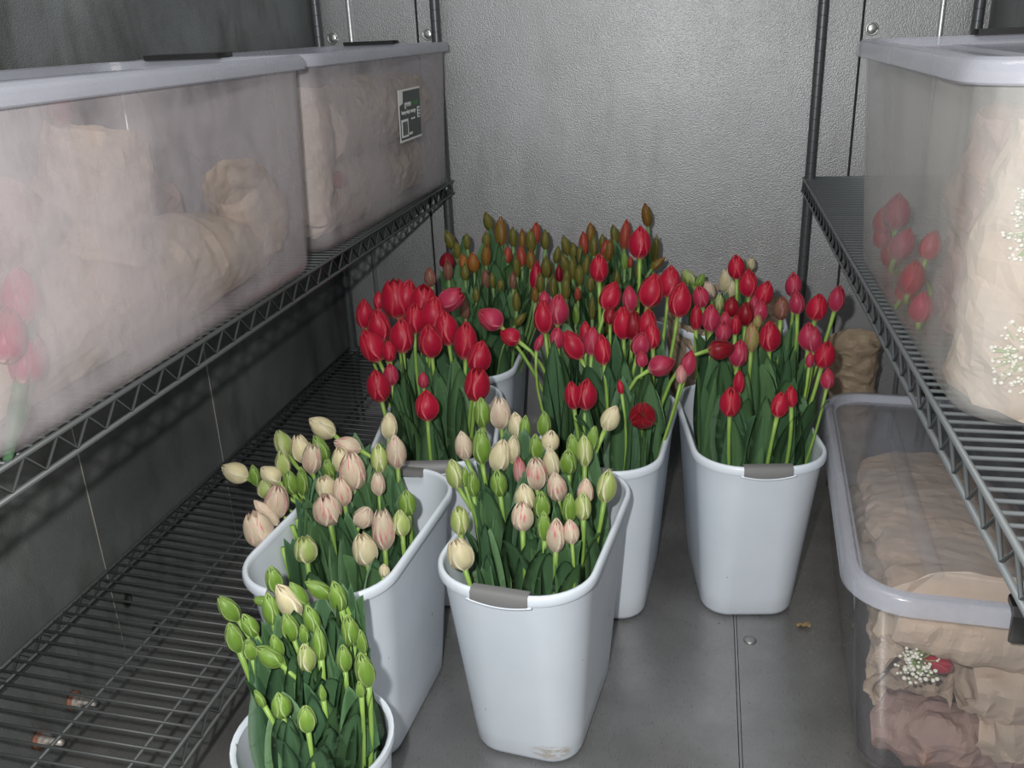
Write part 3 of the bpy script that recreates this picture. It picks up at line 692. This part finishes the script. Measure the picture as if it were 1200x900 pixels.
T['B9'] = [(267,712.5,35,21,-25,'g','closed'),(292,732,31,18,-15,'g','bud'),(274,746,37,21,-8,'g','closed'),(292.5,760,27,17,0,'g','bud'),(314.6,768.5,37,22,-50,'g','closed'),(317,712.5,40,20,-3,'g','closed'),
 (320.5,678,34,20,-4,'g','bud'),(337,703,44,26,-22,'c','closed'),(349,695,32,16,-25,'g','closed'),(339,733.5,33,21,-10,'g','closed'),(365,725,34,19,-8,'g','closed'),(324,756,28,15,-10,'g','bud'),(374,753,40,17,0,'g','closed'),
 (358.5,769.6,34,21,0,'e','closed'),(372,690,37,19,-50,'g','closed'),(395,697,39,20,-5,'g','bud'),(410,738,39,21,-3,'g','bud'),(424,751,32,12,0,'g','bud'),(403,770,32,18,0,'g','bud'),(426.7,783.6,40,23,-8,'g','bud'),
 (329,825.6,29,23,-5,'g','closed'),(359,841,31,22,0,'g','closed'),(422,807,21,11,0,'g'),(377.6,811.6,20,9,0,'g'),(305,704,18,12,-80,'g'),(356,742,24,12,0,'g','bud'),(304,818,22,10,-20,'g')]
PLACE = {'B1': 'the frontmost bucket', 'B2': 'the bucket beside the clear tub', 'B3': 'the middle red bucket', 'B4': 'the striped-tulip bucket', 'B5': 'the left red bucket',
         'B6': 'the back left bucket', 'B7': 'the back middle bucket', 'B8': 'the tall back bucket', 'B9': 'the small round pail'}
KIND = {'r': 'red tulip', 'k': 'pinkish red tulip', 'd': 'dark red tulip', 'u': 'dusky pink tulip bud', 'y': 'yellow-and-pink tulip', 'g': 'green tulip bud', 'e': 'greenish cream tulip', 'c': 'cream tulip',
        'p': 'pink-flushed cream tulip', 'l': 'pale pink tulip', 'o': 'orange tulip bud', 's': 'orange-red tulip bud', 'v': 'olive green tulip bud', 'm': 'olive-orange tulip bud'}
GROUP = {'B1': 'cream and green tulips in the frontmost bucket', 'B2': 'red tulips in the bucket beside the clear tub', 'B3': 'red tulips in the middle bucket', 'B4': 'striped tulips in the left bucket', 'B5': 'red tulips in the left red bucket',
         'B6': 'unopened tulips in the back left bucket', 'B7': 'unopened tulips in the back middle bucket', 'B8': 'pale tulips in the tall back bucket', 'B9': 'green tulips in the round pail'}
ORD = ['first', 'second', 'third', 'fourth', 'fifth', 'sixth', 'seventh', 'eighth', 'ninth', 'tenth', 'eleventh', 'twelfth']
ROWN = ['top', 'second', 'third', 'fourth', 'fifth', 'sixth', 'seventh', 'eighth']
# depth of the heads: y (m) at the top and the bottom of each bunch in the picture
DEP = {'B1': (482, 1.40, 650, 1.10), 'B2': (312, 1.84, 475, 1.56), 'B3': (283, 1.80, 490, 1.50), 'B4': (498, 1.37, 668, 1.08), 'B5': (324, 1.76, 474, 1.50),
       'B6': (259, 2.20, 375, 1.95), 'B7': (251, 2.24, 384, 2.0), 'B8': (309, 2.25, 353, 2.05), 'B9': (678, 0.93, 841, 0.76)}
WORDS = {}
def words(b):
    L_ = sorted(T[b], key=lambda t: t[1]); rows = []; per = 7 if len(L_) > 12 else 4
    n = max(1, round(len(L_) / per)); k = math.ceil(len(L_) / n)
    for i in range(0, len(L_), k): rows.append(sorted(L_[i:i + k], key=lambda t: t[0]))
    for ri, r in enumerate(rows):
        for ci, t in enumerate(r):
            rn = 'lowest' if (ri == len(rows) - 1 and ri > 0) else ROWN[ri]
            if ci == 0: pos = 'leftmost'
            elif ci == len(r) - 1: pos = 'rightmost'
            else: pos = ORD[ci] + ' from left'
            look = KIND[t[5]]
            ad = 'left-leaning ' if t[4] < -24 else 'right-leaning ' if t[4] > 22 else ''
            if len(t) > 6 and t[6] == 'face': ad = 'camera-facing '
            WORDS[(b, t)] = '%s%s in %s, %s, %s row' % (ad, look, PLACE[b], pos, rn)
for b in T: words(b)
def bez(p0, p1, p2, p3, n):
    return [p0 * (1 - t) ** 3 + p1 * 3 * t * (1 - t) ** 2 + p2 * 3 * t * t * (1 - t) + p3 * t ** 3 for t in [k / n for k in range(n + 1)]]
def inside(b, P, gap=0.007):
    """keep a point below the rim within the bucket's walls"""
    if b not in BK: return P
    cx, cy, rot = BK[b]
    if b == 'B9':
        if P.z > PH + 0.012: return P
        r = PR * (0.75 + 0.19 * max(0, P.z) / PH) - gap; d = Vector((P.x - cx, P.y - cy))
        if d.length > r: d = d * (r / d.length)
        return Vector((cx + d.x, cy + d.y, max(P.z, 0.024)))
    h = 0.455 if b == 'B8' else BH
    if P.z > h + 0.012: return P
    f = max(0.0, min(1.0, P.z / h))
    a = (CW + (BW - 0.012 - CW) * f) / 2 - gap; l = (CL + (BL - 0.012 - CL) * f) / 2 * (0.9 if b == 'B8' else 1) - gap; r = CR + (BR - CR) * f
    dx, dy = P.x - cx, P.y - cy
    x = dx * cos(-rot) - dy * sin(-rot); y = dx * sin(-rot) + dy * cos(-rot)
    x = max(-a, min(a, x)); y = max(-l, min(l, y))
    qx, qy = abs(x) - (a - r), abs(y) - (l - r)
    if qx > 0 and qy > 0:
        k = math.hypot(qx, qy)
        if k > r: x = math.copysign(a - r + qx * r / k, x); y = math.copysign(l - r + qy * r / k, y)
    return Vector((cx + x * cos(rot) - y * sin(rot), cy + x * sin(rot) + y * cos(rot), max(P.z, 0.02)))
SMAT = {'B6': 'stem_dull', 'B7': 'stem_dull'}
def tulip(b, t, idx, rnd, head=None, base=None, label=None, leaves=None, group=None):
    px, py, ln, wd, tilt, mk = t[:6]; shape = t[6] if len(t) > 6 else None
    if shape is None: shape = 'bud' if mk in 'vmgu' else 'closed'
    y0, Y0, y1, Y1 = DEP[b] if b in DEP else (0, 0, 1, 0)
    if head is None:
        Yv = Y0 + (Y1 - Y0) * (py - y0) / (y1 - y0)
        head = on(px, py, 'y', Yv)
    v = head - cam.location; depth = -(M.to_3x3().transposed() @ v).z
    elev = math.atan2(-v.z, math.hypot(v.x, v.y))
    face = shape == 'face'
    ta = radians(tilt)
    L3 = ln * depth / F / (cos(elev * 0.9) if abs(tilt) < 40 else 1.0); W3 = wd * depth / F
    ax = Vector((0, 0, 1)) * cos(ta) + RIGHT * sin(ta) + Vector((0, rnd.uniform(-0.12, 0.1), 0))
    if face:
        ax = (cam.location - head).normalized() + Vector((0, 0, 0.15)); shape = 'closed'; L3 = 0.05; W3 = 0.048
    ax.normalize()
    foot = head - ax * L3 * 0.5
    if base is None:
        cx, cy, rot = BK[b]
        rx, ry = (0.055, 0.055) if b == 'B9' else (0.062, 0.115)
        dx, dy = foot.x - cx, foot.y - cy
        lx = dx * cos(-rot) - dy * sin(-rot); ly = dx * sin(-rot) + dy * cos(-rot)
        lx = max(-rx, min(rx, lx * 0.62 + rnd.uniform(-.008, .008))); ly = max(-ry, min(ry, ly * 0.7 + rnd.uniform(-.012, .012)))
        base = Vector((cx + lx * cos(rot) - ly * sin(rot), cy + lx * sin(rot) + ly * cos(rot), 0.03))
    tl = thing('tulip', label or WORDS[(b, t)], 'tulip', base, 0, group or GROUP[b])
    f0 = foot - base
    hgt = max(0.05, f0.length)
    up = Vector((f0.x * 0.25, f0.y * 0.25, f0.z)).normalized()
    kk = min(0.5 * hgt, 0.10 if abs(tilt) > 30 else 0.14)
    pts = bez(Vector((0, 0, 0)), up * hgt * 0.5, f0 - ax * kk, f0 + ax * L3 * 0.02, 10)
    if b in BK:
        q2 = [inside(b, base + q_, 0.012) - base for q_ in pts]
        if max((a_ - c_).length for a_, c_ in zip(pts, q2)) > 0.002:
            for _ in range(5): q2 = [q2[0]] + [(q2[i - 1] + q2[i] * 2 + q2[i + 1]) / 4 for i in range(1, len(q2) - 1)] + [q2[-1]]
        pts = q2
    sr = 0.0036 if ln * depth / F > 0.040 else 0.0027
    bm = bmesh.new(); tube(bm, pts, [sr * 1.15] * 6 + [sr] * 4 + [sr * 1.25], 7)
    link('stem', bm, MAT[SMAT.get(b, 'stem')], tl)
    me = bloom_for(shape, mk, idx)
    o = put('bloom', me, tl, (W3, W3, L3))
    q = Vector((0, 0, 1)).rotation_difference(ax)
    o.rotation_mode = 'QUATERNION'
    from mathutils import Quaternion
    o.rotation_quaternion = q @ Quaternion((0, 0, 1), rnd.uniform(0, 2 * pi))
    o.location = f0
    # leaves
    cx, cy, rot = BK[b] if b in BK else (base.x, base.y, 0)
    nl = leaves if leaves is not None else (3 if b in ('B5', 'B8') else 5 if b == 'B9' else 4)
    for k in range(nl):
        s = rnd.uniform(0.30, 0.52); i0 = s * 10; p = pts[int(i0)].lerp(pts[min(10, int(i0) + 1)], i0 - int(i0))
        lme = rnd.choice(LEAVES)
        out = math.atan2(base.y + p.y - cy, base.x + p.x - cx) if k % 2 == 0 else rnd.uniform(0, 2 * pi)
        head_h = foot.z
        zt = {'B9': 0.44, 'B6': 0.62, 'B7': 0.62, 'B8': 0.55, 'B5': 0.47, 'B1': 0.49, 'B4': 0.49}.get(b, 0.52) + rnd.uniform(-0.08, 0.05)
        zt = min(zt, head_h + 0.01)
        Lf = max(0.10, zt - (base.z + p.z)); Lf *= rnd.uniform(0.95, 1.1)
        o = put('leaf', lme, tl, (max(0.16, Lf) * rnd.uniform(1.2, 1.7), Lf * rnd.uniform(0.25, 0.6) * (0.6 if b == 'B9' else 1), Lf))
        o.location = p
        o.rotation_euler = (rnd.uniform(-0.08, 0.02) if b == 'B9' else rnd.uniform(-0.05, 0.12), 0, out - pi / 2 + rnd.uniform(-0.6, 0.6))
        mw = Matrix.Translation(base + p) @ o.rotation_euler.to_matrix().to_4x4(); mi = mw.inverted()
        for vv in o.data.vertices:
            wv = mw @ vv.co; cv = inside(b, wv)
            if cv != wv: vv.co = mi @ cv
    return tl
cnt = 0
for b in ('B9', 'B4', 'B1', 'B5', 'B3', 'B2', 'B8', 'B6', 'B7'):
    for t in T[b]:
        cnt += 1
        tulip(b, t, cnt, random.Random(cnt * 13 + 5))

# ------------------------------------------------------------------ paper wraps and bundles
def paper_tube(name, pts, radii, seed, mat, parent=None, label=None, cat=None, group=None, amp=0.28, n=40, m=34, closed0=False, squash=(1, 1)):
    """crumpled paper wrapped round a bundle along pts"""
    bm = bmesh.new(); P = [Vector(p) for p in pts]; base = P[0].copy()
    up = None; rings = []
    off = Vector((seed * 3.1, seed * 1.7, seed * 0.9))
    for j in range(m + 1):
        f = j / m * (len(P) - 1); i = min(int(f), len(P) - 2); u = f - i
        c = P[i].lerp(P[i + 1], u); t = (P[i + 1] - P[i]).normalized(); r = radii[i] + (radii[i + 1] - radii[i]) * u
        if up is None: up = Vector((0, 0, 1)) if abs(t.z) < 0.85 else Vector((0, 1, 0))
        a = t.cross(up).normalized(); b = a.cross(t).normalized()
        rg = []
        for k in range(n):
            th = 2 * pi * k / n
            d = a * cos(th) * squash[0] + b * sin(th) * squash[1]
            q = c + d * r
            nn = noise.noise(q * 22 + off) + 0.5 * noise.noise(q * 55 + off)
            rd = 1.2 - abs(noise.noise(q * 30 + off * 2)) * 3.2
            q = c + d * r * (1 + amp * (nn * 0.6 + rd * 0.35)) + t * r * amp * 0.8 * noise.noise(q * 30 - off)
            rg.append(q - base)
        rings.append(rg)
    loft(bm, rings, closed0, False)
    bmesh.ops.solidify(bm, geom=bm.faces[:], thickness=0.0009)
    o = link(name, bm, mat, parent, smooth=False)
    if parent is None:
        o.location = base
        if label: tag(o, label, cat, group)
    else: o.location = base
    return o
def bundle(label, pts, radii, seed, mat, blooms=(), cat='bouquet', group=None, **kw):
    """a wrapped bouquet: paper sleeve and the blooms in its mouth"""
    t = thing('wrapped_bouquet', label, cat, pts[0], 0, group)
    b0 = Vector(pts[0])
    o = paper_tube('paper_sleeve', [Vector(p) - b0 for p in pts], radii, seed, mat, t, **kw)
    rnd = random.Random(seed)
    for k, (p, mk, s, dr) in enumerate(blooms):
        o = put('bloom', bloom_for('closed', mk, k), t, (s * 0.62, s * 0.62, s))
        o.location = Vector(p) - b0
        o.rotation_mode = 'QUATERNION'; o.rotation_quaternion = Vector((0, 0, 1)).rotation_difference(Vector(dr).normalized())
        if k % 2 == 0 and len(blooms) > 1:
            l = put('leaf', LEAVES[k % 6], t, (0.16, 0.16, 0.13))
            l.location = o.location - Vector(dr).normalized() * 0.08
            l.rotation_mode = 'QUATERNION'; l.rotation_quaternion = o.rotation_quaternion
    return t
# wrap standing in the back right corner
bundle('brown kraft paper wrap standing in the back right corner behind the clear tub', [(0.375, 2.14, 0.0), (0.372, 2.14, 0.2), (0.362, 2.13, 0.31), (0.355, 2.12, 0.392)], [0.04, 0.048, 0.052, 0.06], 4, MAT['kraft'], amp=0.17)
# collar of the tall back bucket
col_o = paper_tube('kraft_paper_collar', [(0.06, 2.12, 0.265), (0.06, 2.12, 0.36), (0.06, 2.12, 0.42), (0.06, 2.12, 0.47)], [0.122, 0.130, 0.134, 0.136], 9, MAT['kraft'], None,
    'kraft paper collar wrapped round the tall white bucket at the back', 'paper', None, 0.07, n=48, m=12, squash=(0.98, 1.35))

# baby's breath: dots on thin stalks, uncountable
def babys_breath(label, c, r, n, seed, q0=0.002, q1=0.0045, el=(1, 1, 1)):
    rnd = random.Random(seed); bm = bmesh.new()
    root = Vector((0, 0, 0))
    for k in range(n):
        d = Vector((rnd.gauss(0, 1), rnd.gauss(0, 1), rnd.gauss(0, 1))).normalized() * r * rnd.uniform(0.35, 1.0)
        d = Vector((d.x * el[0], d.y * el[1], d.z * el[2]))
        q = rnd.uniform(q0, q1)
        mt = Matrix.Translation(d) @ Matrix.Diagonal((q, q, q * 0.8, 1))
        res = bmesh.ops.create_icosphere(bm, subdivisions=1, radius=1.0, matrix=mt)
        if k % 2 == 0: tube(bm, [root, d * 0.5 + Vector((0, 0, rnd.uniform(-.1, .1) * r)), d], 0.0006, 4, mi=1)
    o = link('babys_breath', bm, [MAT['white_floret'], MAT['stem']]); o.location = c
    o['kind'] = 'stuff'
    return tag(o, label, 'flowers')

# contents of the left tubs -------------------------------------------------
KP, KR, KB = MAT['kraft_pale'], MAT['kraft_pink'], MAT['kraft']
GL = 'wrapped bouquets in the nearest left tub'; GR_ = 'wrapped bouquets in the rear left tub'
bundle('pale wrapped bouquet lying low along the near left tub, pressed to its aisle side', [(-0.768, 0.70, 0.80), (-0.768, 0.95, 0.815), (-0.768, 1.18, 0.80), (-0.768, 1.40, 0.785)], [0.085, 0.095, 0.088, 0.06], 21, KP, group=GL, amp=0.07, closed0=True, squash=(1.0, 0.85))
bundle('pale wrapped bouquet standing mid way along the near left tub', [(-0.745, 0.98, 0.86), (-0.735, 1.0, 0.94), (-0.725, 1.01, 1.015)], [0.07, 0.062, 0.055], 22, KP, [((-0.77, 1.01, 1.02), 'k', 0.05, (0, 0, 1))], group=GL, amp=0.2)
bundle('rosy wrapped bouquet of red tulips at the near end of the near left tub', [(-0.80, 0.72, 0.84), (-0.76, 0.78, 0.90), (-0.74, 0.84, 0.97)], [0.06, 0.07, 0.07], 23, KR,
       [((-0.672, 0.755, 0.85), 'k', 0.06, (0.0, 0.3, 1)), ((-0.672, 0.72, 0.82), 'k', 0.06, (0, 0.5, 1)), ((-0.674, 0.74, 0.79), 'k', 0.06, (0, 0.6, 1)), ((-0.674, 0.70, 0.86), 'k', 0.06, (0, 0.2, 1))], group=GL, amp=0.2)
bundle('pale wrapped bouquet against the far end of the near left tub', [(-0.74, 1.38, 0.78), (-0.735, 1.38, 0.84), (-0.735, 1.34, 0.90)], [0.05, 0.06, 0.05], 24, KP, group=GL, amp=0.16, closed0=True)
bundle('brownish wrapped bouquet lying along the back of the near left tub', [(-0.92, 0.75, 0.83), (-0.92, 1.0, 0.86), (-0.91, 1.36, 0.84)], [0.075, 0.085, 0.07], 25, KR, group=GL, amp=0.2, closed0=True)
bundle('pale wrapped bouquet filling the near end of the rear left tub', [(-0.745, 1.60, 0.78), (-0.738, 1.61, 0.90), (-0.735, 1.62, 1.02)], [0.055, 0.058, 0.05], 31, KP, group=GR_, amp=0.18, closed0=True)
bundle('pale wrapped bouquet lying low along the rear left tub', [(-0.768, 1.64, 0.80), (-0.762, 1.9, 0.81), (-0.757, 2.26, 0.80)], [0.065, 0.075, 0.065], 32, KP, group=GR_, amp=0.16, closed0=True)
bundle('rosy wrapped bouquet lying above the pale one in the rear left tub', [(-0.755, 1.74, 0.93), (-0.745, 1.95, 0.945), (-0.74, 2.26, 0.94)], [0.065, 0.075, 0.07], 33, KP, [((-0.69, 1.68, 0.84), 'r', 0.05, (0, -1, 0.4))], group=GR_, amp=0.18, closed0=True)
# right upper tub -----------------------------------------------------------
GU = 'flowers in the upper right tub'
for k, (px, py, x, ln, tl_) in enumerate(((1046, 290, 0.272, 44, 0), (1030, 306, 0.272, 36, -8), (1022, 312, 0.272, 30, -12), (1052, 335, 0.270, 40, 20), (1066, 352, 0.270, 42, 10), (1040, 334, 0.270, 36, -20), (1078, 372, 0.270, 38, 0), (1084, 340, 0.29, 36, 12), (1060, 366, 0.270, 34, 25))):
    p = on(px, py, 'x', x)
    p.y = min(p.y, 1.46); p.z = max(p.z, 0.766 + (0.075, 0.045, 0.02, 0.045, 0.02, 0.015, 0.0, 0.06, 0.0)[k]); p.x = max(p.x, 0.270)
    nm = ['top', 'second left', 'leftmost', 'centre', 'lower middle', 'middle left', 'lowest right', 'upper right', 'lowest left'][k]
    tulip('U', (px, py, ln, ln * 0.7, tl_, 'r' if k % 3 else 'k', 'closed'), k, random.Random(k + 900), head=p, base=Vector((p.x + 0.02, min(1.44, p.y + 0.05), 0.738)),
          label='%s red tulip blurred behind the side of the upper right tub' % nm, leaves=0, group=GU)
bundle('pale wrapped bouquet pressed to the front of the upper right tub', [(0.335, 0.955, 0.745), (0.33, 0.94, 0.88), (0.345, 0.95, 1.0)], [0.075, 0.072, 0.062], 41, KP, group=GU, amp=0.14, closed0=True)
bundle('rosy wrapped bouquet leaning in the upper right tub', [(0.35, 1.10, 0.76), (0.345, 1.10, 0.90), (0.35, 1.09, 1.0)], [0.065, 0.07, 0.06], 42, KR, group=GU, amp=0.2)
bundle('kraft wrapped bouquet lying in the middle of the upper right tub', [(0.45, 1.05, 0.83), (0.44, 1.25, 0.85), (0.43, 1.42, 0.83)], [0.085, 0.08, 0.07], 43, KP, group=GU, amp=0.2)
babys_breath('cloud of tiny white flowers at the front corner of the upper right tub', (0.305, 0.885, 0.925), 0.045, 420, 5, q0=0.0012, q1=0.0028, el=(0.9, 0.35, 1.3))
babys_breath('cloud of tiny white flowers low at the front of the upper right tub', (0.31, 0.885, 0.80), 0.045, 420, 6, q0=0.0012, q1=0.0028, el=(0.85, 0.3, 1.0))
# lower right tub -----------------------------------------------------------
GD = 'wrapped bouquets in the clear tub'
bundle('long flat paper sleeve lying just under the clear lid', [(0.43, 1.26, 0.275), (0.43, 1.5, 0.285), (0.42, 1.70, 0.27)], [0.125, 0.13, 0.10], 51, KP, group=GD, amp=0.10, squash=(1, 0.38), closed0=True)
bundle('cone of pale paper opening toward the front left corner of the clear tub', [(0.36, 1.42, 0.12), (0.352, 1.28, 0.125), (0.345, 1.215, 0.13)], [0.045, 0.055, 0.058], 52, KP, group=GD, amp=0.4)
bundle('pale paper bundle along the upper front of the clear tub', [(0.305, 1.215, 0.262), (0.40, 1.20, 0.255), (0.53, 1.205, 0.25)], [0.035, 0.042, 0.045], 53, KP, group=GD, amp=0.22, closed0=True)
bundle('pale paper bundle with a red tulip at the front right of the clear tub', [(0.55, 1.24, 0.16), (0.46, 1.21, 0.165), (0.405, 1.20, 0.172)], [0.06, 0.055, 0.04], 54, KP,
       [((0.385, 1.19, 0.20), 'r', 0.045, (-0.8, 0.0, 0.3))], group=GD, amp=0.25)
bundle('rosy paper bundle at the bottom front of the clear tub', [(0.305, 1.23, 0.06), (0.38, 1.205, 0.062), (0.50, 1.21, 0.06)], [0.045, 0.048, 0.045], 55, KR, group=GD, amp=0.4, closed0=True)
bundle('pale paper bundle low at the front right of the clear tub', [(0.56, 1.22, 0.085), (0.47, 1.195, 0.092), (0.42, 1.19, 0.10)], [0.045, 0.045, 0.03], 56, KP, group=GD, amp=0.4)
bundle('dark kraft bundle lying along the left side of the clear tub', [(0.345, 1.30, 0.19), (0.345, 1.5, 0.20), (0.35, 1.70, 0.19)], [0.05, 0.055, 0.05], 57, KB, group=GD, amp=0.2, closed0=True)
babys_breath('cluster of tiny white flowers inside the front left corner of the clear tub', (0.335, 1.18, 0.215), 0.036, 110, 8)
# small crumpled dry petal on the floor
bm = bmesh.new()
p = on(941, 733, 'z', 0.003)
rnd = random.Random(2); vs = []
for i in range(5):
    for j in range(4): vs.append(bm.verts.new((i * 0.006 + rnd.uniform(-.002, .002), j * 0.005 + rnd.uniform(-.002, .002), rnd.uniform(0.001, 0.009))))
for i in range(4):
    for j in range(3): bm.faces.new((vs[i * 4 + j], vs[i * 4 + j + 1], vs[i * 4 + j + 5], vs[i * 4 + j + 4]))
bmesh.ops.solidify(bm, geom=bm.faces[:], thickness=0.0006)
o = link('dried_petal', bm, MAT['dry'], smooth=False); o.location = (p.x - 0.012, p.y - 0.008, 0.0005)
tag(o, 'small curled dry brown petal lying on the metal floor', 'petal')
